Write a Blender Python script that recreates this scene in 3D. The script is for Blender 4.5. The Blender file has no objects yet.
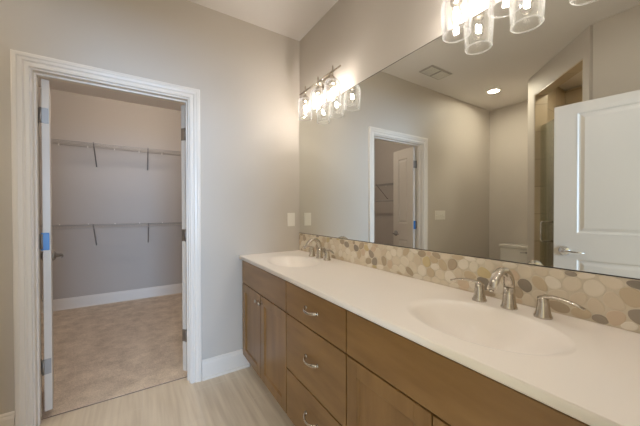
import bpy, bmesh, math, random
from mathutils import Vector, Matrix

PI = math.pi
scene = bpy.context.scene
COL = scene.collection
random.seed(7)

# ------------------------------------------------------------------ camera
F = Vector((0.54068, 0.84118, -0.00946)).normalized()
R = Vector((0.84120, -0.54072, -0.00218)).normalized()
U = R.cross(F).normalized()
R = F.cross(U).normalized()
cam_data = bpy.data.cameras.new('camera')
cam_data.sensor_width = 36.0
cam_data.lens = 281.382 / 640 * 36.0
cam_data.clip_start = 0.02
cam = bpy.data.objects.new('camera', cam_data)
COL.objects.link(cam)
m = Matrix((R, U, -F)).transposed().to_4x4()
m.translation = Vector((-1.2054, -2.2049, 1.2429))
cam.matrix_world = m
scene.camera = cam

# ------------------------------------------------------------------ world, lights, exposure
world = bpy.data.worlds.new('world')
scene.world = world
world.use_nodes = True
world.node_tree.nodes['Background'].inputs[0].default_value = (1.0, 0.92, 0.62, 1)
world.node_tree.nodes['Background'].inputs[1].default_value = 0.85

def area_light(name, loc, rot, sx, sy, power, color):
    d = bpy.data.lights.new(name, 'AREA')
    d.shape = 'RECTANGLE'; d.size = sx; d.size_y = sy
    d.energy = power; d.color = color
    o = bpy.data.objects.new(name, d); COL.objects.link(o)
    o.location = loc; o.rotation_euler = rot
    return o
# daylight of the bedroom window far behind the bathroom doorway
area_light('bedroom_daylight', (-1.05, -7.6, 1.55), (PI / 2, 0, 0), 2.2, 1.7, 420, (0.43, 0.66, 1.0))

BULB = 460.0
CAN = 225.0
CAN_FILL = 60.0
CLOSET = 640.0
scene.view_settings.view_transform = 'Standard'
scene.view_settings.look = 'None'
scene.view_settings.gamma = 1.0
scene.view_settings.use_curve_mapping = False
scene.view_settings.exposure = 0.29
scene.cycles.max_bounces = 14
scene.cycles.diffuse_bounces = 6
scene.cycles.glossy_bounces = 8
scene.cycles.transmission_bounces = 8
scene.cycles.transparent_max_bounces = 24
scene.cycles.sample_clamp_indirect = 4.0
scene.cycles.caustics_reflective = True

# ------------------------------------------------------------------ materials
def srgb(r, g, b):
    f = lambda c: (c / 255 / 12.92) if c / 255 <= 0.04045 else ((c / 255 + 0.055) / 1.055) ** 2.4
    return (f(r), f(g), f(b), 1)

def mat(name, color, rough=0.5, metal=0.0, coat=0.0, spec=0.5):
    M = bpy.data.materials.new(name)
    M.use_nodes = True
    b = M.node_tree.nodes['Principled BSDF']
    b.inputs['Base Color'].default_value = color
    b.inputs['Roughness'].default_value = rough
    b.inputs['Metallic'].default_value = metal
    b.inputs['Coat Weight'].default_value = coat
    b.inputs['Specular IOR Level'].default_value = spec
    return M

def nodes_of(M):
    nt = M.node_tree
    return nt, nt.nodes, nt.links, nt.nodes['Principled BSDF']

def coords(M, scale=(1, 1, 1), rot=(0, 0, 0)):
    nt, N, L, b = nodes_of(M)
    tc = N.new('ShaderNodeTexCoord'); mp = N.new('ShaderNodeMapping')
    mp.inputs['Scale'].default_value = scale
    mp.inputs['Rotation'].default_value = rot
    L.new(tc.outputs['Object'], mp.inputs['Vector'])
    return mp.outputs['Vector']

def noisy(M, c1, c2, scale, vec_scale=(1, 1, 1), detail=4, bump=0.0, lo=0.3, hi=0.7, bump_dist=0.002):
    nt, N, L, b = nodes_of(M)
    v = coords(M, vec_scale)
    n = N.new('ShaderNodeTexNoise'); n.inputs['Scale'].default_value = scale
    n.inputs['Detail'].default_value = detail
    L.new(v, n.inputs['Vector'])
    r = N.new('ShaderNodeValToRGB')
    r.color_ramp.elements[0].position = lo; r.color_ramp.elements[0].color = c1
    r.color_ramp.elements[1].position = hi; r.color_ramp.elements[1].color = c2
    L.new(n.outputs['Fac'], r.inputs['Fac'])
    L.new(r.outputs['Color'], b.inputs['Base Color'])
    if bump:
        bp = N.new('ShaderNodeBump'); bp.inputs['Strength'].default_value = bump
        bp.inputs['Distance'].default_value = bump_dist
        L.new(n.outputs['Fac'], bp.inputs['Height'])
        L.new(bp.outputs['Normal'], b.inputs['Normal'])
    return n, r

def painted(name, c, rough=0.55):
    M = mat(name, c, rough, spec=0.3)
    nt, N, L, b = nodes_of(M)
    v = coords(M)
    n = N.new('ShaderNodeTexNoise'); n.inputs['Scale'].default_value = 260
    L.new(v, n.inputs['Vector'])
    bp = N.new('ShaderNodeBump'); bp.inputs['Strength'].default_value = 0.06
    bp.inputs['Distance'].default_value = 0.001
    L.new(n.outputs['Fac'], bp.inputs['Height'])
    L.new(bp.outputs['Normal'], b.inputs['Normal'])
    return M

M_wall = painted('greige_wall_paint', srgb(201, 194, 185))
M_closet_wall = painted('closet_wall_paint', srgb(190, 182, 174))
M_ceil = painted('ceiling_paint', srgb(226, 221, 217), 0.7)
M_trim = mat('white_trim_paint', srgb(230, 223, 214), 0.35)
M_door = mat('shaded_white_door_paint', srgb(214, 207, 198), 0.38)  # the trim's white, darkened so the colour carries the doors' shade
M_plate = mat('white_plastic', srgb(232, 228, 220), 0.3)
M_counter = mat('cultured_marble', srgb(247, 240, 233), 0.3, coat=0.2, spec=0.4)
M_nickel = mat('brushed_nickel', (0.60, 0.55, 0.48, 1), 0.24, 1.0)
M_chrome = mat('chrome', (0.75, 0.75, 0.76, 1), 0.08, 1.0)
M_satin = mat('satin_steel_hinge', (0.36, 0.34, 0.32, 1), 0.5, 1.0)
M_blue = mat('blue_film', srgb(38, 112, 185), 0.3)
M_wire = mat('grey_vinyl_wire', srgb(172, 168, 164), 0.4)
M_brace = mat('steel_brace', srgb(138, 133, 129), 0.4)
M_channel = mat('dark_mirror_channel', srgb(70, 64, 58), 0.4, 0.5)
M_dark = mat('shadow_gap_board', srgb(32, 22, 15), 0.8)
M_porc = mat('white_porcelain', srgb(226, 222, 214), 0.12)
M_grout = mat('cream_grout', srgb(216, 205, 186), 0.7)
M_rubber = mat('dark_plastic', srgb(60, 58, 56), 0.5)

# wood
M_wood = mat('stained_maple', srgb(110, 80, 54), 0.34, spec=0.45, coat=0.12)
noisy(M_wood, srgb(126, 95, 57), srgb(155, 121, 76), 2.6, (3.0, 1.2, 6.0), 6, 0.03, 0.28, 0.75)
M_wood_v = mat('stained_maple_upright', srgb(110, 80, 54), 0.34, spec=0.45, coat=0.12)
noisy(M_wood_v, srgb(126, 95, 57), srgb(155, 121, 76), 2.6, (5.0, 6.0, 1.0), 6, 0.03, 0.28, 0.75)

# mirror
M_mirror = bpy.data.materials.new('mirror_glass'); M_mirror.use_nodes = True
nt, N, L, b = nodes_of(M_mirror)
b.inputs['Base Color'].default_value = (0.86, 0.87, 0.83, 1)
b.inputs['Metallic'].default_value = 1.0
b.inputs['Roughness'].default_value = 0.0

def thin_glass(name, tint, ior=1.45, strength=1.0, base=0.04):
    M = bpy.data.materials.new(name); M.use_nodes = True
    nt = M.node_tree; N = nt.nodes; L = nt.links
    N.clear()
    out = N.new('ShaderNodeOutputMaterial')
    mix = N.new('ShaderNodeMixShader'); tr = N.new('ShaderNodeBsdfTransparent'); gl = N.new('ShaderNodeBsdfGlossy')
    fr = N.new('ShaderNodeFresnel'); fr.inputs['IOR'].default_value = ior
    mr = N.new('ShaderNodeMapRange')
    mr.inputs['To Min'].default_value = base; mr.inputs['To Max'].default_value = strength
    tr.inputs['Color'].default_value = tint
    gl.inputs['Roughness'].default_value = 0.02
    gl.inputs['Color'].default_value = (0.95, 0.95, 0.95, 1)
    L.new(fr.outputs[0], mr.inputs['Value'])
    L.new(mr.outputs['Result'], mix.inputs['Fac'])
    L.new(tr.outputs[0], mix.inputs[1]); L.new(gl.outputs[0], mix.inputs[2])
    L.new(mix.outputs[0], out.inputs['Surface'])
    return M
M_jar = thin_glass('clear_jar_glass', (0.985, 0.985, 0.98, 1), ior=1.3, strength=0.8, base=0.01)
nt = M_jar.node_tree; N = nt.nodes; L = nt.links
out = [n for n in N if n.type == 'OUTPUT_MATERIAL'][0]
src = out.inputs['Surface'].links[0].from_socket
mxs = N.new('ShaderNodeMixShader'); df = N.new('ShaderNodeBsdfDiffuse'); tl_ = N.new('ShaderNodeBsdfTranslucent'); ms = N.new('ShaderNodeMixShader')
df.inputs['Color'].default_value = (0.9, 0.9, 0.9, 1); tl_.inputs['Color'].default_value = (0.9, 0.9, 0.9, 1)
lw = N.new('ShaderNodeLayerWeight'); lw.inputs['Blend'].default_value = 0.25
mr2 = N.new('ShaderNodeMapRange'); mr2.inputs['To Min'].default_value = 0.003; mr2.inputs['To Max'].default_value = 0.045
L.new(lw.outputs['Facing'], mr2.inputs['Value']); L.new(mr2.outputs[0], mxs.inputs['Fac'])
L.new(df.outputs[0], ms.inputs[1]); L.new(tl_.outputs[0], ms.inputs[2])
L.new(src, mxs.inputs[1]); L.new(ms.outputs[0], mxs.inputs[2]); L.new(mxs.outputs[0], out.inputs['Surface'])
M_rim = M_jar.copy(); M_rim.name = 'jar_glass_rim'
for n in M_rim.node_tree.nodes:
    if n.type == 'MAP_RANGE' and n.inputs['To Max'].default_value < 0.05:
        n.inputs['To Min'].default_value = 0.10; n.inputs['To Max'].default_value = 0.25
M_bulb = thin_glass('clear_bulb_glass', (0.985, 0.98, 0.97, 1), ior=1.25, strength=0.6, base=0.01)
M_shower_glass = thin_glass('shower_glass', (0.92, 0.95, 0.92, 1), strength=0.9, base=0.02)

def emit(name, color, strength):
    M = bpy.data.materials.new(name); M.use_nodes = True
    nt = M.node_tree; N = nt.nodes; L = nt.links
    N.clear()
    out = N.new('ShaderNodeOutputMaterial'); e = N.new('ShaderNodeEmission')
    e.inputs['Color'].default_value = color; e.inputs['Strength'].default_value = strength
    L.new(e.outputs[0], out.inputs['Surface'])
    return M
M_filament = emit('glowing_filament', (1.0, 0.92, 0.85, 1), BULB)
M_can = emit('recessed_lamp_lens', (1.0, 0.91, 0.74, 1), CAN)
M_can_fill = emit('fill_lamp_lens', (1.0, 0.97, 0.88, 1), CAN_FILL)
M_dome = emit('closet_lamp_lens', (1.0, 0.89, 0.78, 1), CLOSET)

# floor tile: long linen-look porcelain planks running away from the camera
M_tile = mat('linen_porcelain_tile', srgb(190, 172, 150), 0.35)
nt, N, L, b = nodes_of(M_tile)
tc = N.new('ShaderNodeTexCoord')
mp = N.new('ShaderNodeMapping'); mp.inputs['Rotation'].default_value = (0, 0, PI / 2)
mp.inputs['Location'].default_value = (0.50, 0.585, 0)
L.new(tc.outputs['Object'], mp.inputs['Vector'])
br = N.new('ShaderNodeTexBrick')
br.offset = 0.5
br.inputs['Scale'].default_value = 1.0
br.inputs['Brick Width'].default_value = 0.61
br.inputs['Row Height'].default_value = 0.305
br.inputs['Mortar Size'].default_value = 0.003
br.inputs['Mortar Smooth'].default_value = 0.3
br.inputs['Color1'].default_value = (0.42, 0.42, 0.42, 1)
br.inputs['Color2'].default_value = (0.58, 0.58, 0.58, 1)
br.inputs['Mortar'].default_value = (0.5, 0.5, 0.5, 1)
L.new(mp.outputs['Vector'], br.inputs['Vector'])
mp2 = N.new('ShaderNodeMapping'); mp2.inputs['Scale'].default_value = (34, 2.0, 1)
L.new(tc.outputs['Object'], mp2.inputs['Vector'])
ns = N.new('ShaderNodeTexNoise'); ns.inputs['Scale'].default_value = 1.0; ns.inputs['Detail'].default_value = 5
L.new(mp2.outputs['Vector'], ns.inputs['Vector'])
add = N.new('ShaderNodeMixRGB'); add.blend_type = 'OVERLAY'; add.inputs[0].default_value = 0.8
L.new(ns.outputs['Fac'], add.inputs[1]); L.new(br.outputs['Color'], add.inputs[2])
rp = N.new('ShaderNodeValToRGB')
rp.color_ramp.elements[0].position = 0.25; rp.color_ramp.elements[0].color = srgb(206, 190, 168)
rp.color_ramp.elements[1].position = 0.75; rp.color_ramp.elements[1].color = srgb(234, 221, 200)
L.new(add.outputs[0], rp.inputs['Fac'])
mx = N.new('ShaderNodeMixRGB'); mx.inputs[2].default_value = srgb(222, 209, 190)
L.new(br.outputs['Fac'], mx.inputs[0]); L.new(rp.outputs['Color'], mx.inputs[1])
L.new(mx.outputs[0], b.inputs['Base Color'])

# carpet
M_carpet = mat('beige_carpet', srgb(170, 148, 126), 1.0, spec=0.1)
nt, N, L, b = nodes_of(M_carpet)
v = coords(M_carpet)
n1 = N.new('ShaderNodeTexNoise'); n1.inputs['Scale'].default_value = 7; n1.inputs['Detail'].default_value = 6; n1.inputs['Roughness'].default_value = 0.7
n2 = N.new('ShaderNodeTexNoise'); n2.inputs['Scale'].default_value = 130; n2.inputs['Detail'].default_value = 2
L.new(v, n1.inputs['Vector']); L.new(v, n2.inputs['Vector'])
mm = N.new('ShaderNodeMath'); mm.operation = 'MULTIPLY_ADD'; mm.inputs[1].default_value = 0.45
L.new(n2.outputs['Fac'], mm.inputs[0])
m3 = N.new('ShaderNodeMath'); m3.operation = 'MULTIPLY'; m3.inputs[1].default_value = 0.55
L.new(n1.outputs['Fac'], m3.inputs[0]); L.new(m3.outputs[0], mm.inputs[2])
rp = N.new('ShaderNodeValToRGB')
rp.color_ramp.elements[0].position = 0.33; rp.color_ramp.elements[0].color = srgb(184, 166, 148)
rp.color_ramp.elements[1].position = 0.66; rp.color_ramp.elements[1].color = srgb(244, 228, 208)
L.new(mm.outputs[0], rp.inputs['Fac']); L.new(rp.outputs['Color'], b.inputs['Base Color'])
bp = N.new('ShaderNodeBump'); bp.inputs['Strength'].default_value = 0.5; bp.inputs['Distance'].default_value = 0.006
L.new(n2.outputs['Fac'], bp.inputs['Height']); L.new(bp.outputs['Normal'], b.inputs['Normal'])

# shower tile
M_stile = mat('travertine_shower_tile', srgb(168, 148, 118), 0.3)
nt, N, L, b = nodes_of(M_stile)
tc = N.new('ShaderNodeTexCoord')
sx = N.new('ShaderNodeSeparateXYZ'); L.new(tc.outputs['Object'], sx.inputs[0])
ad = N.new('ShaderNodeMath'); ad.operation = 'SUBTRACT'
L.new(sx.outputs['X'], ad.inputs[0]); L.new(sx.outputs['Y'], ad.inputs[1])
cb = N.new('ShaderNodeCombineXYZ'); L.new(ad.outputs[0], cb.inputs['X']); L.new(sx.outputs['Z'], cb.inputs['Y'])
br = N.new('ShaderNodeTexBrick'); br.inputs['Scale'].default_value = 1
br.inputs['Brick Width'].default_value = 0.6; br.inputs['Row Height'].default_value = 0.3
br.inputs['Mortar Size'].default_value = 0.004
br.inputs['Color1'].default_value = srgb(196, 180, 153); br.inputs['Color2'].default_value = srgb(184, 167, 140)
br.inputs['Mortar'].default_value = srgb(160, 146, 124)
L.new(cb.outputs[0], br.inputs['Vector']); L.new(br.outputs['Color'], b.inputs['Base Color'])

PEBBLES = [mat('pebble_stone_%d' % i, srgb(*c), 0.45) for i, c in enumerate([
    (228, 218, 200), (222, 210, 190), (214, 200, 178), (232, 223, 208),
    (202, 184, 156), (180, 163, 140), (160, 148, 133), (212, 192, 168), (206, 188, 146), (146, 136, 123)])]
PEB_W = [22, 20, 15, 15, 8, 7, 5, 7, 4, 3]

# ------------------------------------------------------------------ mesh helpers
class MB:
    def __init__(s): s.v = []; s.f = []; s.sm = []; s.mi = []
    def add(s, verts, faces, smooth=False, mi=0, M=None):
        o = len(s.v)
        for p in verts:
            p = Vector(p)
            s.v.append(M @ p if M is not None else p)
        for f in faces:
            s.f.append([i + o for i in f]); s.sm.append(smooth); s.mi.append(mi)
        return s
    def box(s, x0, y0, z0, x1, y1, z1, M=None, mi=0):
        x0, x1 = min(x0, x1), max(x0, x1); y0, y1 = min(y0, y1), max(y0, y1); z0, z1 = min(z0, z1), max(z0, z1)
        vs = [(x0, y0, z0), (x1, y0, z0), (x1, y1, z0), (x0, y1, z0), (x0, y0, z1), (x1, y0, z1), (x1, y1, z1), (x0, y1, z1)]
        return s.add(vs, [(0, 3, 2, 1), (4, 5, 6, 7), (0, 1, 5, 4), (1, 2, 6, 5), (2, 3, 7, 6), (3, 0, 4, 7)], False, mi, M)
    def tube(s, pts, rad, n=10, cap=True, flat=1.0, up=None, M=None, smooth=True):
        pts = [Vector(p) for p in pts]
        rads = rad if isinstance(rad, (list, tuple)) else [rad] * len(pts)
        vs = []; fs = []
        prev = None
        for i, p in enumerate(pts):
            t = (pts[min(i + 1, len(pts) - 1)] - pts[max(i - 1, 0)]).normalized()
            if prev is None:
                a = Vector(up) if up else (Vector((0, 0, 1)) if abs(t.z) < 0.9 else Vector((1, 0, 0)))
            else:
                a = prev
            a = (a - t * a.dot(t)).normalized(); b = t.cross(a); prev = a
            r = rads[i]; ra, rb = (r if isinstance(r, (tuple, list)) else (r * flat, r))
            for k in range(n):
                an = 2 * PI * k / n
                vs.append(p + a * (math.cos(an) * ra) + b * (math.sin(an) * rb))
        for i in range(len(pts) - 1):
            for k in range(n):
                fs.append((i * n + k, i * n + (k + 1) % n, (i + 1) * n + (k + 1) % n, (i + 1) * n + k))
        s.add(vs, fs, smooth, 0, M)
        if cap:
            o = len(pts) - 1
            s.add(vs[:n], [tuple(range(n - 1, -1, -1))], False, 0, M)
            s.add(vs[o * n:], [tuple(range(n))], False, 0, M)
        return s
    def lathe(s, prof, n=24, M=None, smooth=True, cap=True):
        vs = []; fs = []
        for r, z in prof:
            for k in range(n):
                a = 2 * PI * k / n
                vs.append((r * math.cos(a), r * math.sin(a), z))
        for i in range(len(prof) - 1):
            for k in range(n):
                fs.append((i * n + k, i * n + (k + 1) % n, (i + 1) * n + (k + 1) % n, (i + 1) * n + k))
        s.add(vs, fs, smooth, 0, M)
        if cap:
            if prof[0][0] > 1e-5: s.add(vs[:n], [tuple(range(n - 1, -1, -1))], False, 0, M)
            if prof[-1][0] > 1e-5: s.add(vs[-n:], [tuple(range(n))], False, 0, M)
        return s
    def build(s, name, material, parent=None, bevel=0.0, kind=None, segs=2, solid=0.0):
        me = bpy.data.meshes.new(name)
        me.from_pydata([tuple(p) for p in s.v], [], s.f)
        bmx = bmesh.new(); bmx.from_mesh(me)
        bmesh.ops.remove_doubles(bmx, verts=bmx.verts, dist=1e-6)
        bmesh.ops.recalc_face_normals(bmx, faces=bmx.faces)
        bmx.to_mesh(me); bmx.free()
        if len(me.polygons) == len(s.f):
            me.polygons.foreach_set('use_smooth', s.sm)
            me.polygons.foreach_set('material_index', s.mi)
        elif any(s.sm):
            for p in me.polygons: p.use_smooth = True
        for mt in (material if isinstance(material, (list, tuple)) else [material]):
            me.materials.append(mt)
        o = bpy.data.objects.new(name, me)
        COL.objects.link(o)
        if parent: o.parent = parent
        if bevel:
            bv = o.modifiers.new('bevel', 'BEVEL'); bv.width = bevel; bv.segments = segs
            bv.limit_method = 'ANGLE'; bv.angle_limit = math.radians(40)
        if solid:
            sd = o.modifiers.new('solid', 'SOLIDIFY'); sd.thickness = solid; sd.offset = -1
        if kind: o['kind'] = kind
        return o

def tag(o, label, cat, group=None):
    o['label'] = label; o['category'] = cat
    if group: o['group'] = group
    return o

def thing(name, label, cat, loc=(0, 0, 0), rz=0.0, group=None):
    o = bpy.data.objects.new(name, None); COL.objects.link(o)
    o.empty_display_size = 0.1
    o.location = loc; o.rotation_euler = (0, 0, rz)
    return tag(o, label, cat, group)

def copy_tree(o, parent=None):
    c = o.copy(); COL.objects.link(c)
    if parent: c.parent = parent
    for ch in list(o.children): copy_tree(ch, c)
    return c

def T(x, y, z): return Matrix.Translation((x, y, z))
def RZ(a): return Matrix.Rotation(a, 4, 'Z')
def RX(a): return Matrix.Rotation(a, 4, 'X')
def RY(a): return Matrix.Rotation(a, 4, 'Y')

# ------------------------------------------------------------------ the room shell
H = 2.74
WT = 0.12
XL = -3.284            # toilet alcove wall
YB = -2.24             # wall with the entry doorway
ST = 'structure'
DX0, DX1, DZ = -1.706, -0.908, 2.036     # closet doorway (inside of the jambs)
J = 0.018
D0 = Vector((-2.582, -0.766, 0)); DD = Vector((1, -1, 0)).normalized(); DN = Vector((-1, -1, 0)).normalized()
S0, S1, SEND, SZ = 0.140, 0.903, 0.979, 2.512
DE = D0 + DD * SEND
XW = DE.x                                # wall behind the entry door

MB().box(XL - WT, -2.9, -0.1, 0.12, 0.09, 0.0).build('floor', M_tile, kind=ST)
MB().box(-2.75, 0.093, -0.1, -0.35, 2.6, 0.006).build('floor', M_carpet, kind=ST)
MB().box(XL - WT, YB - WT, H, WT, 2.62, H + 0.1).build('ceiling', M_ceil, kind=ST)

w = MB()
w.box(XL - WT, 0, 0, DX0 - J, WT, H); w.box(DX1 + J, 0, 0, 0.0, WT, H); w.box(DX0 - J, 0, DZ + J, DX1 + J, WT, H)
w.build('wall_far', M_wall, kind=ST)
MB().box(0, YB - WT, 0, WT, WT, H).build('wall_right', M_wall, kind=ST)
MB().box(XL - WT, YB - WT, 0, XL, 0, H).build('wall_left', M_wall, kind=ST)
w = MB()                                   # diagonal shower wall with its opening, and the stub that closes the alcove
w.box(XL, -0.766 - WT, 0, D0.x - 0.085, -0.766, H)
def diag_block(s0, s1, d0, d1, z0, z1, mb):
    c = [D0 + DD * s0 + DN * d0, D0 + DD * s1 + DN * d0, D0 + DD * s1 + DN * d1, D0 + DD * s0 + DN * d1]
    vs = [Vector((p.x, p.y, z0)) for p in c] + [Vector((p.x, p.y, z1)) for p in c]
    mb.add(vs, [(0, 3, 2, 1), (4, 5, 6, 7), (0, 1, 5, 4), (1, 2, 6, 5), (2, 3, 7, 6), (3, 0, 4, 7)])
w.add([(D0.x - 0.085, -0.766, 0), (D0.x, -0.766, 0), (D0.x - 0.085, -0.766 - 0.085, 0), (D0.x - 0.085, -0.766, H), (D0.x, -0.766, H), (D0.x - 0.085, -0.766 - 0.085, H)],
      [(0, 1, 2), (3, 5, 4), (0, 3, 4, 1), (1, 4, 5, 2), (2, 5, 3, 0)])
diag_block(0, S0, 0, WT, 0, H, w)
diag_block(S1, SEND, 0, WT, 0, H, w)
diag_block(S0, S1, 0, WT, SZ, H, w)
w.build('wall_shower', M_wall, kind=ST)
MB().box(XW - 0.12, YB, 0, XW, DE.y - 0.02, H).build('wall_entry', M_wall, kind=ST)
w = MB()
EX0, EX1 = -1.68, -0.745
w.box(XL, YB - WT, 0, EX0 - J, YB, H); w.box(EX1 + J, YB - WT, 0, 0, YB, H); w.box(EX0 - J, YB - WT, DZ + J, EX1 + J, YB, H)
w.build('wall_back', M_wall, kind=ST)
MB().box(-2.75 - WT, 2.5, 0, -0.35 + WT, 2.62, H).build('wall_closet_back', M_closet_wall, kind=ST)
MB().box(-2.75 - WT, WT, 0, -2.75, 2.5, H).build('wall_closet_left', M_closet_wall, kind=ST)
MB().box(-0.35, WT, 0, -0.35 + WT, 2.5, H).build('wall_closet_right', M_closet_wall, kind=ST)

# shower tile lining
w = MB()
w.box(XL, YB, 0.0, XL + 0.012, -0.886, H - 0.02)
w.box(XL + 0.012, -0.898, 0.0, D0.x - 0.09, -0.886, H - 0.02)
w.box(XL + 0.012, YB, 0.0, XW - 0.12, YB + 0.012, H - 0.02)
w.box(XW - 0.132, YB + 0.012, 0.0, XW - 0.12, DE.y - 0.13, H - 0.02)
diag_block(S0, S0 + 0.010, 0.004, WT, 0.1, SZ - 0.01, w)
diag_block(S1 - 0.010, S1, 0.004, WT, 0.1, SZ - 0.01, w)
diag_block(S0, S1, 0.004, WT, SZ - 0.01, SZ, w)
diag_block(S0, S1, 0.0, WT, 0, 0.1, w)
w.build('trim_1', M_stile, kind=ST)

# door casing with mitred corners
PROF = [(0, 0.0), (0, 0.011), (0.004, 0.0145), (0.016, 0.0145), (0.020, 0.0105), (0.027, 0.0105), (0.032, 0.0165),
        (0.046, 0.0185), (0.051, 0.022), (0.065, 0.022), (0.071, 0.018), (0.071, 0.0)]
def casing(name, xl, xr, zt, y, sgn):
    mb = MB(); rows = []
    for t, d in PROF:
        rows.append([(xl - t, y + sgn * d, 0), (xl - t, y + sgn * d, zt + t), (xr + t, y + sgn * d, zt + t), (xr + t, y + sgn * d, 0)])
    vs = [p for r in rows for p in r]; fs = []
    for i in range(len(rows) - 1):
        for k in range(3):
            fs.append((i * 4 + k, i * 4 + k + 1, (i + 1) * 4 + k + 1, (i + 1) * 4 + k))
    mb.add(vs, fs)
    return mb.build(name, M_trim, kind=ST)
casing('trim_2', DX0 - 0.008, DX1 + 0.008, DZ + 0.010, 0.0, -1)
casing('trim_3', DX0 - 0.008, DX1 + 0.008, DZ + 0.008, WT, 1)
casing('trim_4', EX0 - 0.008, EX1 + 0.008, DZ + 0.008, YB, 1)
def jamb(name, x0, x1, y0, y1, stop0, stop1):
    mb = MB()
    mb.box(x0 - J, y0, 0.0, x0, y1, DZ + J); mb.box(x1, y0, 0.0, x1 + J, y1, DZ + J); mb.box(x0, y0, DZ, x1, y1, DZ + J)
    mb.box(x0, stop0, 0.0, x0 + 0.008, stop1, DZ); mb.box(x1 - 0.008, stop0, 0.0, x1, stop1, DZ); mb.box(x0 + 0.008, stop0, DZ - 0.010, x1 - 0.008, stop1, DZ)
    return mb.build(name, M_trim, kind=ST)
jamb('trim_5', DX0, DX1, 0.0, WT, 0.040, 0.068)
jamb('trim_6', EX0, EX1, YB - WT, YB, YB - 0.08, YB - 0.045)
MB().box(DX0, 0.0895, -0.01, DX1, 0.0935, 0.0045).build('trim_7', mat('carpet_edge_strip', srgb(112, 92, 76), 0.8), kind=ST)

# baseboards: profile (depth from wall, height)
BP = [(0, 0), (0.027, 0), (0.027, 0.006), (0.023, 0.014), (0.015, 0.018), (0.014, 0.112), (0.011, 0.122), (0.008, 0.126), (0.008, 0.134), (0.004, 0.142), (0, 0.144)]
def baseboard(name, a, b, n, mt=M_trim):
    a = Vector(a).to_3d(); b = Vector(b).to_3d(); n = Vector(n).to_3d()
    mb = MB(); k = len(BP)
    vs = [a + n * d + Vector((0, 0, z)) for d, z in BP] + [b + n * d + Vector((0, 0, z)) for d, z in BP]
    fs = [(i, i + 1, k + i + 1, k + i) for i in range(k - 1)] + [tuple(range(k)), tuple(range(2 * k - 1, k - 1, -1))]
    mb.add(vs, fs)
    return mb.build(name, mt, kind=ST)
baseboard('baseboard_far', (DX1 + 0.082, 0), (-0.472, 0), (0, -1))
baseboard('baseboard_far_left', (XL, 0), (DX0 - 0.082, 0), (0, -1))
baseboard('baseboard_left', (XL, -0.766), (XL, -0.03), (1, 0))
baseboard('baseboard_entry', (XW, YB), (XW, DE.y), (1, 0))
baseboard('baseboard_closet_back', (-2.75, 2.5), (-0.35, 2.5), (0, -1))
baseboard('baseboard_closet_left', (-2.75, WT), (-2.75, 2.47), (1, 0))
baseboard('baseboard_closet_right', (-0.35, WT), (-0.35, 2.47), (-1, 0))

# ------------------------------------------------------------------ doors
def panel_door(mb, w, h, t, panels, stile, M=None):
    """Slab from (0,0) to (w,t), recessed moulded panels: list of (z0, z1)."""
    mb.box(0, 0.0, 0, stile, t, h, M); mb.box(w - stile, 0.0, 0, w, t, h, M)
    zs = [0] + [z for p in panels for z in p] + [h]
    for i in range(0, len(zs), 2):
        mb.box(stile, 0.0, zs[i], w - stile, t, zs[i + 1], M)
    for z0, z1 in panels:
        x0, x1 = stile, w - stile
        for side in (0, 1):
            def P(ins, d):
                y = d if side == 0 else t - d
                return [(x0 + ins, y, z0 + ins), (x1 - ins, y, z0 + ins), (x1 - ins, y, z1 - ins), (x0 + ins, y, z1 - ins)]
            rings = [P(0, 0), P(0.006, 0.001), P(0.014, 0.008), P(0.024, 0.009), P(0.044, 0.003)]
            vs = [p for r in rings for p in r]; fs = []
            for i in range(len(rings) - 1):
                for k in range(4):
                    fs.append((i * 4 + k, i * 4 + (k + 1) % 4, (i + 1) * 4 + (k + 1) % 4, (i + 1) * 4 + k))
            fs.append(tuple(range((len(rings) - 1) * 4, len(rings) * 4)))
            mb.add(vs, fs, False, 0, M)

def lever(parent, x, z, t, direc, metal, name='lever_handle'):
    mb = MB()
    for sgn, y0 in ((-1, 0.0), (1, t)):
        Mx = T(x, y0, z) @ RX(-sgn * PI / 2)
        mb.lathe([(0.0, 0), (0.035, 0), (0.036, 0.004), (0.033, 0.011), (0.025, 0.017), (0.014, 0.021), (0.012, 0.048), (0.009, 0.052), (0.0, 0.052)], 24, Mx)
        y = y0 + sgn * 0.046
        mb.tube([(x - direc * 0.006, y, z), (x + direc * 0.03, y + sgn * 0.004, z + 0.002), (x + direc * 0.07, y + sgn * 0.006, z - 0.001), (x + direc * 0.115, y + sgn * 0.002, z - 0.006)],
                [(0.009, 0.009), (0.009, 0.006), (0.007, 0.005), (0.004, 0.004)], 12)
    return mb.build(name, metal, parent)

def hinge(door, z, side, edge_mat, jamb_mat):
    """door local frame: x along the leaf, y through its thickness; pin at the corner (0, t or 0)."""
    h = MB().tube([(-0.004, 0.040, z - 0.045), (-0.004, 0.040, z + 0.045)], 0.0055, 10).build('hinge', jamb_mat, door)
    MB().box(-0.0025, 0.006, z - 0.045, 0.0008, 0.036, z + 0.045).build('hinge_plate', edge_mat, h)
    return h

def jamb_plates(x, sgn, idx):
    pass

LW = 0.386; LT = 0.035
HZ = (0.31, 1.06, 1.81)
def closet_leaf(name, pin, ang, mirror):
    # leaf runs from the pin along its local +x; local y = 0 faces the doorway when shut
    o = bpy.data.objects.new(name, None)
    mb = MB()
    panel_door(mb, LW, 1.985, LT, [(0.21, 0.825), (1.025, 1.87)], 0.098, T(0, 0, 0.042))
    o = mb.build(name, M_door, None, 0.0015)
    o['kind'] = ST
    o.location = pin
    o.rotation_euler = (0, 0, ang)
    return o
# left leaf: hinge edge beside the left jamb, swung a little past square into the closet
AL = math.radians(100)
left = closet_leaf('door_1', (-1.654, 0.098, 0), AL, False)
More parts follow.
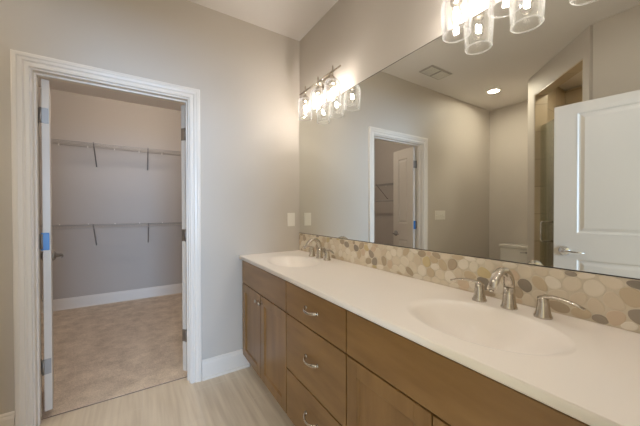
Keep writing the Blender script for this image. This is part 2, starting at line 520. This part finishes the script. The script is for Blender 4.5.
# right leaf: swung past square the other way
right = closet_leaf('door_2', (-0.917, 0.098, 0), math.radians(36), True)
lever(left, LW - 0.055, 0.935, LT, -1, M_satin, 'door_handle')
lever(right, LW - 0.055, 0.935, LT, -1, M_satin, 'door_handle')
for leaf, xj, sx, rot in ((left, DX0, 1, 0), (right, DX1, -1, 0)):
    for i, z in enumerate(HZ):
        em = M_blue if (leaf is left and i == 1) else M_satin
        hy = LT + 0.004 if leaf is left else -0.004
        h = MB().tube([(-0.003, hy, z - 0.045), (-0.003, hy, z + 0.045)], 0.0055, 10).build('hinge', M_satin, leaf)
        if em is M_blue:
            h['label'] = 'hinge plate wrapped in blue film'
            MB().box(-0.004, 0.006, z - 0.052, 0.0, 0.043, z + 0.052).build('hinge_plate', em, h, 0.005)
        else:
            MB().box(-0.0025, 0.004, z - 0.045, 0.0, 0.034, z + 0.045).build('hinge_plate', em, h)
        # plate let into the jamb
        Mi = leaf.matrix_basis.inverted() if False else (T(*leaf.location) @ RZ(leaf.rotation_euler.z)).inverted()
        p = MB().box(xj, 0.083, z - 0.045, xj + sx * 0.002, 0.117, z + 0.045, Mi).build('hinge_plate', M_satin, h)
# entry door, standing open against the wall beside the shower
EA = Vector((-1.504, -1.352, 0)); EDIR = Vector((-0.184, -0.983, 0)).normalized()
ELW = 0.895
hingept = EA + EDIR * ELW
mb = MB()
panel_door(mb, ELW, 2.015, 0.035, [(0.25, 0.865), (1.05, 1.945)], 0.128, T(0, 0, 0.015))
entry = mb.build('door_3', M_door, None, 0.0015, ST)
entry.location = hingept
ang = math.atan2(-EDIR.y, -EDIR.x)
entry.rotation_euler = (0, 0, ang)
eh = lever(entry, ELW - 0.064, 0.934, 0.035, -1, M_chrome, 'door_handle')
for z in HZ:
    h = MB().tube([(-0.003, 0.038, z - 0.045), (-0.003, 0.038, z + 0.045)], 0.0055, 10).build('hinge', M_satin, entry)
    MB().box(-0.0025, 0.004, z - 0.045, 0.0, 0.034, z + 0.045).build('hinge_plate', M_satin, h)

tag(left, 'white closet door leaf on the left jamb, hinge plate wrapped in blue film, swung into the closet', 'door')
tag(right, 'white closet door leaf on the right jamb, seen edge on', 'door')
tag(entry, 'white two-panel entry door with chrome lever, standing open, seen in the mirror', 'door')

# ------------------------------------------------------------------ vanity cabinets
XF = -0.528            # face of the doors and drawers
FT = 0.019
CT = 0.865             # underside of the worktop
def slab_front(name, y0, y1, z0, z1, parent, mt=M_wood):
    return MB().box(XF, y0, z0, XF + FT, y1, z1).build(name, mt, parent, 0.0018)
def shaker(y0, y1, z0, z1, parent):
    mb = MB(); s = 0.058
    mb.box(XF, y0, z0, XF + FT, y0 + s, z1); mb.box(XF, y1 - s, z0, XF + FT, y1, z1)
    mb.box(XF, y0 + s, z0, XF + FT, y1 - s, z0 + s); mb.box(XF, y0 + s, z1 - s, XF + FT, y1 - s, z1)
    a, b, c, d = y0 + s, y1 - s, z0 + s, z1 - s
    def ring(i, x): return [(x, a + i, c + i), (x, b - i, c + i), (x, b - i, d - i), (x, a + i, d - i)]
    rings = [ring(0, XF + 0.001), ring(0.007, XF + 0.009)]
    vs = [p for r in rings for p in r]
    fs = [(k, (k + 1) % 4, 4 + (k + 1) % 4, 4 + k) for k in range(4)] + [(4, 5, 6, 7)]
    mb.add(vs, fs)
    return mb.build('door', M_wood_v, parent, 0.0012)
def knob(y, z, parent):
    return MB().lathe([(0.007, 0), (0.005, 0.004), (0.0048, 0.012), (0.012, 0.018), (0.0145, 0.023), (0.012, 0.028), (0.0, 0.030)], 18, T(XF, y, z) @ RY(-PI / 2)).build('knob', M_nickel, parent)
def pull(y, z, parent):
    mb = MB()
    pts = []; rad = []
    for i in range(13):
        u = -1 + 2 * i / 12
        pts.append((XF - 0.028 * (1 - abs(u) ** 2.4) - 0.002, y + u * 0.055, z - 0.004 * (1 - u * u)))
        rad.append((0.0065 + 0.003 * abs(u) ** 2, 0.0045 + 0.001 * abs(u)))
    mb.tube(pts, rad, 10)
    for u in (-1, 1):
        mb.lathe([(0.010, 0), (0.010, 0.003), (0.006, 0.006), (0.0, 0.006)], 14, T(XF, y + u * 0.053, z) @ RY(-PI / 2))
    return mb.build('pull', M_nickel, parent)
def carcass(root, y0, y1):
    mb = MB()
    mb.box(XF + FT + 0.012, y0, 0.105, -0.004, y0 + 0.016, CT); mb.box(XF + FT + 0.012, y1 - 0.016, 0.105, -0.004, y1, CT)
    mb.box(XF + FT + 0.001, y0 + 0.016, 0.105, -0.012, y1 - 0.016, 0.121); mb.box(-0.012, y0 + 0.016, 0.105, -0.004, y1 - 0.016, CT)
    mb.box(XF + FT + 0.075, y0 + 0.016, 0.121, XF + FT + 0.087, y1 - 0.016, 0.74)
    mb.build('carcass', M_wood_v, root)
    MB().box(XF + 0.085, y0, 0.0, XF + 0.1, y1, 0.105).build('toe_kick', M_wood, root)
G = 0.0034
ZB, Z1, Z2, ZT = 0.115, 0.6755, 0.6825, 0.853
def sink_base(label, y0, y1, sp, d0=None, d1=None, kz=0.63):
    r = thing('vanity_cabinet', label, 'cabinet', (0, 0, 0), 0, 'vanity cabinets')
    carcass(r, y0, y1)
    a, b = (d0 if d0 is not None else y0), (d1 if d1 is not None else y1)
    slab_front('false_front', a + G, b - G, Z2, ZT, r)
    for (p, q, ky) in ((a + G, sp - G * 0.8, sp - 0.032), (sp + G * 0.8, b - G, sp + 0.032)):
        d = shaker(p, q, ZB, Z1, r)
        knob(ky, kz, d)
    if b < y1 - 0.005:
        MB().box(XF + FT * 0.5, b, 0.105, XF + FT, y1 - 0.0005, CT).build('filler_strip', M_wood_v, r)
    return r
sink_base('dark brown two-door sink cabinet against the wall beside the closet doorway', -0.802, -0.002, -0.412, None, -0.026)
r = thing('vanity_cabinet', 'brown cabinet of three drawers with arched pulls, middle of the vanity', 'cabinet', (0, 0, 0), 0, 'vanity cabinets')
carcass(r, -1.338, -0.8025)
for z0, z1, pz in ((Z2, ZT, 0.772), (0.381, Z1, 0.535), (ZB, 0.374, 0.258)):
    d = slab_front('drawer', -1.338 + G, -0.8025 - G, z0, z1, r)
    pull(-1.075, pz, d)
sink_base('brown two-door sink cabinet under the near basin, closest to the camera', -2.135, -1.3385, -1.722, kz=0.60)
MB().box(XF + FT * 0.5, YB + 0.001, 0.105, -0.004, -2.1355, CT).build('trim_8', M_wood_v, kind=ST)

# ------------------------------------------------------------------ countertop with two integral oval basins
ZC = 0.890
SINKS = [(-0.300, -0.452), (-0.300, -1.722)]
SA, SB = 0.175, 0.240        # half axes across and along
CX0 = -0.548; CY0 = YB + 0.001; CY1 = -0.001; CX1 = -0.001
ct = thing('countertop', 'long cream cultured marble vanity top with two oval basins moulded in', 'countertop', (0, 0, 0))
NB = 96
def ellipse(c, k=1.0):
    return [(c[0] + SA * k * math.cos(2 * PI * i / NB), c[1] + SB * k * math.sin(2 * PI * i / NB)) for i in range(NB)]
def plate_with_holes(z, x0, y0, x1, y1):
    bm = bmesh.new()
    loops = [[(x0, y0), (x1, y0), (x1, y1), (x0, y1)]] + [ellipse(c) for c in SINKS]
    edges = []
    for lp in loops:
        vs = [bm.verts.new((x, y, z)) for x, y in lp]
        for i in range(len(vs)): edges.append(bm.edges.new((vs[i], vs[(i + 1) % len(vs)])))
    bmesh.ops.triangle_fill(bm, use_beauty=True, use_dissolve=False, edges=edges)
    bm.verts.index_update()
    v = [tuple(p.co) for p in bm.verts]; f = [[q.index for q in fc.verts] for fc in bm.faces]
    bm.free()
    return v, f
mb = MB()
e = 0.006
v, f = plate_with_holes(ZC, CX0 + e, CY0, CX1, CY1); mb.add(v, f)
edge = [(e, 0), (e * 0.55, -0.0006), (e * 0.2, -0.0026), (0, -0.006), (0, -0.021), (0.003, -0.0245)]
vs = []; fs = []
for d, dz in edge:
    vs += [(CX0 + d, CY0, ZC + dz), (CX0 + d, CY1, ZC + dz)]
for i in range(len(edge) - 1): fs.append((2 * i, 2 * i + 1, 2 * i + 3, 2 * i + 2))
mb.add(vs, fs, True)
v, f = plate_with_holes(ZC - 0.0245, CX0 + 0.003, CY0, CX1, CY1); mb.add(v, f)
for y in (CY0, CY1):
    mb.add([(CX0 + d, y, ZC + dz) for d, dz in edge] + [(CX1, y, ZC - 0.0245), (CX1, y, ZC)], [tuple(range(len(edge) + 2))])
mb.add([(CX1, CY0, ZC), (CX1, CY1, ZC), (CX1, CY1, ZC - 0.0245), (CX1, CY0, ZC - 0.0245)], [(0, 1, 2, 3)])
mb.build('slab', M_counter, ct)
for c in SINKS:
    mb = MB(); vs = []; fs = []
    prof = [(1.0, 0.0), (0.975, -0.0008), (0.95, -0.0026), (0.915, -0.0065), (0.87, -0.0140), (0.81, -0.0265), (0.73, -0.045), (0.62, -0.067), (0.49, -0.087), (0.34, -0.103), (0.18, -0.113), (0.09, -0.116)]
    for k, z in prof:
        # the bowl's low point sits towards the back
        sh = 0.045 * (1 - k)
        vs += [(x + sh, y, ZC + z) for x, y in ellipse(c, k)]
    for i in range(len(prof) - 1):
        for q in range(NB):
            fs.append((i * NB + q, i * NB + (q + 1) % NB, (i + 1) * NB + (q + 1) % NB, (i + 1) * NB + q))
    fs.append(tuple(range((len(prof) - 1) * NB, len(prof) * NB)))
    mb.add(vs, fs, True)
    bsn = mb.build('basin', M_counter, ct)
    MB().lathe([(0.0, 0.004), (0.014, 0.0045), (0.022, 0.003), (0.024, 0.0), (0.020, -0.003)], 24, T(c[0] + 0.041, c[1], ZC - 0.1155)).build('drain', M_nickel, bsn)

# ------------------------------------------------------------------ pebble backsplash
ZS0, ZS1 = ZC + 0.0005, 1.042
bs = thing('pebble_backsplash', 'strip of cream, tan and grey sliced river pebbles between vanity top and mirror', 'backsplash', (0, 0, 0))
MB().box(-0.009, YB + 0.002, ZS0, -0.001, -0.0015, ZS1).build('grout_bed', M_grout, bs)
rng = random.Random(21)
W0, W1 = YB + 0.004, -0.003
sites = []
tries = 0
while tries < 60000:
    tries += 1
    p = (rng.uniform(W0 - 0.01, W1 + 0.01), rng.uniform(ZS0 - 0.008, ZS1 + 0.008))
    rr = rng.choice([0.031, 0.034, 0.038, 0.043])
    ok = True
    for q in sites:
        if ((p[0] - q[0]) / 1.15) ** 2 + (p[1] - q[1]) ** 2 < ((rr + q[2]) / 2) ** 2: ok = False; break
    if ok: sites.append((p[0], p[1], rr))
def clip(poly, a, b, c):
    out = []
    for i in range(len(poly)):
        p, q = poly[i], poly[(i + 1) % len(poly)]
        dp = a * p[0] + b * p[1] - c; dq = a * q[0] + b * q[1] - c
        if dp <= 0: out.append(p)
        if dp * dq < 0:
            t = dp / (dp - dq); out.append((p[0] + (q[0] - p[0]) * t, p[1] + (q[1] - p[1]) * t))
    return out
mb = MB()
for i, (sx_, sz_, r_) in enumerate(sites):
    poly = [(max(W0, sx_ - .06), max(ZS0 + .001, sz_ - .06)), (min(W1, sx_ + .06), max(ZS0 + .001, sz_ - .06)), (min(W1, sx_ + .06), min(ZS1 - .001, sz_ + .06)), (max(W0, sx_ - .06), min(ZS1 - .001, sz_ + .06))]
    for j, (qx, qz, qr) in enumerate(sites):
        if j == i or abs(qx - sx_) > .13: continue
        a, b_ = qx - sx_, qz - sz_
        d2 = a * a + b_ * b_
        if d2 > 0.02: continue
        c_ = a * (sx_ + qx) / 2 + b_ * (sz_ + qz) / 2
        poly = clip(poly, a, b_, c_)
        if len(poly) < 3: break
    if len(poly) < 3: continue
    gx = sum(p[0] for p in poly) / len(poly); gz = sum(p[1] for p in poly) / len(poly)
    A = abs(sum(poly[k][0] * poly[(k + 1) % len(poly)][1] - poly[(k + 1) % len(poly)][0] * poly[k][1] for k in range(len(poly)))) / 2
    if A < 0.00022: continue
    for _ in range(3):
        out = []
        for k in range(len(poly)):
            p, q = poly[k], poly[(k + 1) % len(poly)]
            out += [(p[0] * .75 + q[0] * .25, p[1] * .75 + q[1] * .25), (p[0] * .25 + q[0] * .75, p[1] * .25 + q[1] * .75)]
        poly = out
    mxx = sum((p[0] - gx) ** 2 for p in poly) / len(poly); mzz = sum((p[1] - gz) ** 2 for p in poly) / len(poly)
    mxz = sum((p[0] - gx) * (p[1] - gz) for p in poly) / len(poly)
    th = 0.5 * math.atan2(2 * mxz, mxx - mzz); c_, s_ = math.cos(th), math.sin(th)
    la = math.sqrt(max(1e-8, mxx * c_ * c_ + 2 * mxz * c_ * s_ + mzz * s_ * s_)) * 1.36
    lb = math.sqrt(max(1e-8, mxx * s_ * s_ - 2 * mxz * c_ * s_ + mzz * c_ * c_)) * 1.36
    rp_ = []
    for p in poly:
        u_, v_ = (p[0] - gx) * c_ + (p[1] - gz) * s_, -(p[0] - gx) * s_ + (p[1] - gz) * c_
        an = math.atan2(v_ / lb, u_ / la)
        eu, ev = la * math.cos(an), lb * math.sin(an)
        u2, v2 = u_ * .35 + eu * .65, v_ * .35 + ev * .65
        rp_.append((gx + u2 * c_ - v2 * s_, gz + u2 * s_ + v2 * c_))
    poly = rp_
    n = len(poly); vs = []
    for k, dx in ((0.95, -0.0085), (0.94, -0.0100), (0.89, -0.0110), (0.73, -0.0114)):
        vs += [(dx, gx + (p[0] - gx) * k, gz + (p[1] - gz) * k) for p in poly]
    fs = [(q * n + k, q * n + (k + 1) % n, (q + 1) * n + (k + 1) % n, (q + 1) * n + k) for q in range(3) for k in range(n)]
    fs.append(tuple(range(3 * n, 4 * n)))
    mb.add(vs, fs, False, rng.choices(range(len(PEBBLES)), PEB_W)[0])
mb.build('pebble_mosaic', PEBBLES, bs)

# ------------------------------------------------------------------ mirror
mr_ = thing('wall_mirror', 'wide frameless wall mirror above the pebble backsplash', 'mirror', (0, 0, 0))
MB().box(-0.0065, YB + 0.004, 1.0455, -0.001, -0.003, 2.060).build('mirror_glass', M_mirror, mr_)
MB().box(-0.010, YB + 0.004, 1.0425, -0.0012, -0.003, 1.0452).build('bottom_channel', M_channel, mr_)
MB().box(-0.0075, YB + 0.004, 2.0603, -0.0012, -0.003, 2.0625).build('top_edge', M_channel, mr_)

# ------------------------------------------------------------------ faucets
def make_faucet(label):
    r = thing('faucet', label, 'faucet', (-0.085, 0, ZC), 0, 'widespread faucets')
    mb = MB()
    mb.lathe([(0.026, 0), (0.0265, 0.004), (0.024, 0.009), (0.0215, 0.022), (0.019, 0.05), (0.0175, 0.075)], 24, cap=True)
    pts = [(0, 0, 0.072)]; rad = [(0.0165, 0.0175)]
    for i in range(1, 15):
        a = PI * 0.80 * i / 14
        pts.append((-0.055 + 0.055 * math.cos(a), 0, 0.085 + 0.055 * math.sin(a)))
        k = i / 14
        rad.append((0.0165 - 0.008 * k, 0.0175 - 0.002 * k))
    pts.append((-0.125, 0, 0.083)); rad.append((0.008, 0.0155))
    mb.tube(pts, rad, 16)
    sp = mb.build('spout', M_nickel, r)
    MB().lathe([(0.007, 0), (0.007, 0.006), (0.0, 0.006)], 14, T(-0.1235, 0, 0.079) @ RY(math.radians(-25))).build('aerator', M_nickel, sp)
    MB().tube([(0.024, 0, 0.0), (0.024, 0, 0.062)], 0.0028, 8).lathe([(0.0, 0.074), (0.006, 0.071), (0.0065, 0.066), (0.003, 0.062)], 12, T(0.024, 0, 0)).build('lift_rod', M_nickel, sp)
    for s in (1, -1):
        mb = MB()
        mb.lathe([(0.0255, 0), (0.026, 0.004), (0.023, 0.009), (0.0195, 0.024), (0.0165, 0.048), (0.0155, 0.062), (0.012, 0.068), (0.0, 0.070)], 24, T(-0.004, s * 0.103, 0))
        h = mb.build('handle', M_nickel, r)
        mb = MB()
        y = s * 0.103
        mb.tube([(-0.008, y - s * 0.012, 0.060), (-0.004, y + s * 0.004, 0.069), (-0.006, y + s * 0.03, 0.073), (-0.012, y + s * 0.06, 0.072), (-0.019, y + s * 0.088, 0.067), (-0.024, y + s * 0.108, 0.060)],
                [(0.006, 0.013), (0.006, 0.0135), (0.005, 0.010), (0.0042, 0.008), (0.0035, 0.007), (0.003, 0.006)], 12)
        mb.build('lever', M_nickel, h)
    return r
f1 = make_faucet('brushed nickel two-handle faucet behind the near basin')
f1.location.y = -1.722
f2 = copy_tree(f1); f2.location.y = -0.457
f2['label'] = 'small far brushed nickel two-handle faucet in the mirror corner by the closet wall'

# ------------------------------------------------------------------ vanity lights
LX = -0.092; LZ = 2.188
def make_light(label):
    r = thing('vanity_light', label, 'light', (0, 0, LZ), 0, 'vanity lights')
    MB().box(-0.022, -0.06, -0.055, -0.0015, 0.06, 0.055).build('backplate', M_nickel, r, 0.006)
    for y in (-0.03, 0.03):
        MB().tube([(-0.02, y, -0.012), (-0.05, y, -0.016), (LX + 0.006, y, -0.004), (LX, y, 0.0)], 0.0055, 10).build('arm', M_nickel, r)
    MB().tube([(LX, -0.275, 0), (LX, 0.275, 0)], 0.0062, 12).build('bar', M_nickel, r)
    for k in (-1, 0, 1):
        y = k * 0.187
        Mx = T(LX, y, 0)
        MB().lathe([(0.0, 0.040), (0.0045, 0.038), (0.0055, 0.030), (0.0055, -0.040), (0.0, -0.040)], 12, Mx).build('stem', M_nickel, r)
        MB().lathe([(0.0, -0.034), (0.010, -0.036), (0.020, -0.043), (0.0235, -0.052), (0.0235, -0.086), (0.0215, -0.089), (0.0, -0.089)], 24, Mx).build('lamp_holder', M_nickel, r)
        # open jar, tapering towards its mouth
        out = [(0.024, -0.060), (0.034, -0.0605), (0.048, -0.066), (0.0565, -0.078), (0.0595, -0.095), (0.0590, -0.125), (0.0565, -0.170), (0.0535, -0.217), (0.0545, -0.2195)]
        inn = [(0.0515, -0.2195), (0.0510, -0.217), (0.0540, -0.170), (0.0565, -0.125), (0.0570, -0.096), (0.054, -0.080), (0.0465, -0.069), (0.034, -0.0635), (0.024, -0.063)]
        js = MB().lathe(out + inn + [out[0]], 36, Mx, cap=False).build('jar_shade', M_jar, r)
        MB().lathe([(0.0527 + 0.0024 * math.cos(q * PI / 4), -0.2185 + 0.0024 * math.sin(q * PI / 4)) for q in range(9)], 36, Mx, cap=False).build('jar_rim', M_rim, js)
        bl = MB().lathe([(0.013, -0.089), (0.0135, -0.100), (0.018, -0.115), (0.0235, -0.135), (0.0235, -0.150), (0.017, -0.170), (0.008, -0.178), (0.0, -0.180)], 20, Mx, cap=False).build('bulb', M_bulb, r)
        fb = MB()
        fb.tube([(0.009 * math.cos(a * PI / 5), 0.009 * math.sin(a * PI / 5), -0.118 - 0.034 * a / 40) for a in range(41)], 0.0016, 5, M=Mx)
        fb.build('filament', M_filament, bl)
    return r
l1 = make_light('clear glass three-jar vanity light above the near basin')
l1.location.y = -1.710
l2 = copy_tree(l1); l2.location.y = -0.449
l2['label'] = 'far clear glass three-jar vanity light near the corner with the closet wall'

# ------------------------------------------------------------------ wall plates
sw = thing('wall_outlet', 'small white wall plate above the countertop beside the mirror corner', 'outlet', (-0.090, 0, 1.163))
MB().box(-0.036, -0.006, -0.058, 0.036, -0.0005, 0.058).build('cover_plate', M_plate, sw, 0.003)
MB().box(-0.0165, -0.0085, -0.033, 0.0165, -0.006, 0.033).build('socket_insert', M_plate, sw, 0.001)
sw = thing('switch_plate', 'wide white switch plate left of the closet doorway, seen in the mirror', 'switch', (-2.055, 0, 1.178))
MB().box(-0.105, -0.006, -0.058, 0.105, -0.0005, 0.058).build('cover_plate', M_plate, sw, 0.003)
for i in range(4):
    x = -0.069 + i * 0.046
    MB().box(x - 0.005, -0.016, -0.011, x + 0.005, -0.006, 0.006).build('toggle', M_plate, sw, 0.001)

# ------------------------------------------------------------------ closet wire shelves
def wire_shelf(label, x0, x1, y0, y1, z, braces, drop):
    """Runs along x; its back rests on the wall at y1."""
    r = thing('wire_shelf', label, 'shelf', (0, 0, 0), 0, 'closet wire shelves')
    mb = MB()
    for y in (y1 - 0.006, y1 - 0.10, y1 - 0.20):
        mb.tube([(x0, y, z), (x1, y, z)], 0.0028, 6)
    n = int((x1 - x0) / 0.026)
    for i in range(n + 1):
        x = x0 + (x1 - x0) * i / n
        mb.tube([(x, y1 - 0.004, z + 0.003), (x, y0, z + 0.003), (x, y0 - 0.002, z - 0.034)], 0.0012, 4, cap=False)
    mb.build('wire_deck', M_wire, r)
    MB().tube([(x0, y0, z), (x1, y0, z)], 0.0038, 8).build('front_rail', M_wire, r)
    MB().tube([(x0, y0 - 0.002, z - 0.034), (x1, y0 - 0.002, z - 0.034)], 0.0028, 8).build('lip_rail', M_wire, r)
    for xb in braces:
        b_ = MB().tube([(xb, y0 - 0.006, z + 0.012), (xb, y0 + 0.004, z - 0.006), (xb, y1 - 0.012, z - drop), (xb, y1 - 0.002, z - drop - 0.006)], [(0.0045, 0.007)] * 4, 8)
        b_.build('support_brace', M_brace, r)
    for i in range(int((x1 - x0) / 0.28)):
        x = x0 + 0.12 + i * 0.28
        MB().box(x - 0.006, y1 - 0.014, z - 0.014, x + 0.006, y1 - 0.001, z + 0.012).build('wall_clip', M_plate, r)
    return r
wire_shelf('upper wire shelf on the closet back wall, above head height', -2.72, -0.37, 2.205, 2.499, 2.072, (-1.67, -1.10), 0.245)
wire_shelf('lower wire shelf on the closet back wall, at waist height', -2.72, -0.37, 2.205, 2.499, 1.064, (-1.68, -1.10), 0.265)
# the one along the left closet wall, seen only in the mirror
ws = wire_shelf('short wire shelf along the left closet wall, seen in the mirror through the doorway', 0.0, 1.75, -0.30, -0.002, 0.0, (0.55, 1.2), 0.25)
ws.rotation_euler = (0, 0, PI / 2)
ws.location = (-2.749, 0.36, 1.71)
MB().tube([(0.0, -0.255, -0.30), (1.75, -0.255, -0.30)], 0.012, 10).tube([(0.55, -0.28, -0.02), (0.55, -0.315, -0.12), (0.55, -0.30, -0.25), (0.55, -0.255, -0.312)], 0.005, 8).build('hanging_rod', M_wire, ws)

# ------------------------------------------------------------------ ceiling fittings
rl = thing('recessed_light', 'round lit recessed ceiling light over the toilet alcove, seen in the mirror', 'light', (-2.572, -0.397, H))
MB().lathe([(0.060, -0.001), (0.060, -0.006), (0.064, -0.009), (0.082, -0.006), (0.086, -0.0005)], 40, cap=False).build('trim_ring', M_plate, rl)
MB().lathe([(0.0, -0.004), (0.058, -0.004), (0.060, -0.0015), (0.0, -0.0015)], 36).build('lens', M_can, rl)
rl['group'] = 'recessed ceiling lights'
shower_fill = copy_tree(rl); shower_fill.location = (-2.50, -1.52, H)  # added lamp, hidden behind the header, to brighten the shower
shower_fill['label'] = 'added unseen round ceiling light that brightens the tiled shower'
ceiling_fill = copy_tree(rl); ceiling_fill.location = (-1.15, -1.80, H)  # added fill lamp out of view, evens out the room light
for ch in list(ceiling_fill.children):
    if ch.name.startswith('lens'):
        ch.data = ch.data.copy(); ch.data.materials[0] = M_can_fill
ceiling_fill['label'] = 'added unseen round fill light on the bathroom ceiling, above the camera'
M_grille = mat('grey_grille_frame', srgb(176, 170, 162), 0.5)
cv = thing('ceiling_vent', 'flat white rectangular ceiling exhaust grille near the closet wall, seen in the mirror', 'vent', (-1.53, -0.300, H))
MB().box(-0.175, -0.085, -0.008, 0.175, 0.085, -0.0005).build('frame', M_grille, cv, 0.003)
mb = MB()
for cx in (-0.085, 0.085):
    mb.box(cx - 0.070, -0.065, -0.0085, cx + 0.070, 0.065, -0.008)
mb.build('opening', M_rubber, cv)
mb = MB()
for cx in (-0.085, 0.085):
    for i in range(9):
        y = -0.060 + i * 0.015
        mb.box(cx - 0.070, y - 0.0045, -0.013, cx + 0.070, y + 0.0045, -0.0085)
mb.build('louvre', M_plate, cv)
cl = thing('closet_light', 'bare bulb ceiling light inside the closet', 'light', (-1.18, 1.20, H))
MB().lathe([(0.0, -0.0005), (0.06, -0.0005), (0.06, -0.012), (0.03, -0.022), (0.0, -0.022)], 36, cap=False).build('base', M_plate, cl)
MB().lathe([(0.012, -0.020), (0.016, -0.034), (0.026, -0.058), (0.027, -0.072), (0.020, -0.088), (0.0, -0.096)], 32, cap=False).build('bulb', M_dome, cl)

# ------------------------------------------------------------------ toilet in the alcove
tl = thing('toilet', 'white toilet with a lever-handled tank in the alcove, seen in the mirror', 'toilet', (XL, -0.425, 0))
mb = MB(); mb.box(0.035, -0.185, 0.40, 0.205, 0.185, 0.725)
mb.build('tank', M_porc, tl, 0.018, segs=4)
MB().box(0.028, -0.195, 0.726, 0.218, 0.195, 0.764).build('tank_lid', M_porc, tl, 0.010, segs=3)
lv = MB().lathe([(0.0, 0.012), (0.010, 0.011), (0.012, 0.0), (0.0, 0.0)], 16, T(0.205, -0.140, 0.680) @ RY(PI / 2))
lv.tube([(0.214, -0.140, 0.680), (0.222, -0.120, 0.678), (0.220, -0.075, 0.672)], [(0.006, 0.006), (0.006, 0.004), (0.004, 0.003)], 8)
lv.build('flush_lever', M_satin, tl)
def oval(cx, a, b, n=32): return [(cx + a * math.cos(2 * PI * i / n), b * math.sin(2 * PI * i / n)) for i in range(n)]
def loft(rings):
    mb = MB(); n = len(rings[0][0]); vs = []; fs = []
    for pts, z in rings: vs += [(x, y, z) for x, y in pts]
    for i in range(len(rings) - 1):
        for k in range(n): fs.append((i * n + k, i * n + (k + 1) % n, (i + 1) * n + (k + 1) % n, (i + 1) * n + k))
    fs.append(tuple(range(n - 1, -1, -1))); fs.append(tuple(range((len(rings) - 1) * n, len(rings) * n)))
    mb.add(vs, fs, True); return mb
loft([(oval(0.33, 0.20, 0.11), 0.0), (oval(0.33, 0.19, 0.10), 0.06), (oval(0.34, 0.19, 0.10), 0.17), (oval(0.40, 0.24, 0.15), 0.28), (oval(0.44, 0.265, 0.182), 0.37), (oval(0.44, 0.265, 0.185), 0.398)]).build('bowl', M_porc, tl)
loft([(oval(0.445, 0.255, 0.182), 0.400), (oval(0.445, 0.262, 0.188), 0.405), (oval(0.445, 0.262, 0.188), 0.416), (oval(0.445, 0.256, 0.182), 0.420)]).build('seat', M_porc, tl)
loft([(oval(0.445, 0.256, 0.182), 0.421), (oval(0.445, 0.262, 0.188), 0.426), (oval(0.445, 0.255, 0.182), 0.438), (oval(0.445, 0.20, 0.14), 0.444)]).build('seat_lid', M_porc, tl)

# ------------------------------------------------------------------ shower fittings
sa = math.atan2(DD.y, DD.x)
sd = thing('shower_door', 'frameless glass shower door with a square D handle, seen in the mirror', 'shower door', D0 + DN * 0.06, sa)
MB().box(S0 + 0.115, -0.005, 0.112, S1 - 0.018, 0.005, 2.16).build('glass_panel', M_shower_glass, sd)
mb = MB()
for s in (1, -1):
    xh = S0 + 0.205
    mb.tube([(xh, s * 0.005, 0.92), (xh, s * 0.082, 0.92), (xh, s * 0.090, 0.93), (xh, s * 0.090, 1.11), (xh, s * 0.082, 1.12), (xh, s * 0.005, 1.12)], 0.009, 10)
mb.build('handle', M_chrome, sd)
for z in (0.45, 1.85):
    MB().box(S1 - 0.075, -0.012, z - 0.045, S1 - 0.011, 0.012, z + 0.045).build('hinge', M_chrome, sd, 0.003)
gp = MB().box(S0 + 0.0115, -0.005, 0.101, S0 + 0.108, 0.005, 2.16)
gpo = tag(gp.build('glass_panel', M_shower_glass), 'narrow fixed strip of shower glass beside the glass door, seen in the mirror', 'glass panel')
gpo.location = D0 + DN * 0.06; gpo.rotation_euler = (0, 0, sa)
sv = thing('shower_valve', 'round chrome shower valve on the tiled wall, seen through the glass door in the mirror', 'shower valve', (XL + 0.0125, -1.18, 1.34))
MB().lathe([(0.0, 0.0), (0.085, 0.0), (0.085, 0.006), (0.03, 0.012), (0.03, 0.045), (0.0, 0.048)], 28, RY(PI / 2)).build('escutcheon', M_chrome, sv)
MB().tube([(0.04, 0, 0.0), (0.05, 0, -0.03), (0.055, 0, -0.09)], [0.010, 0.009, 0.006], 10).build('lever', M_chrome, sv)
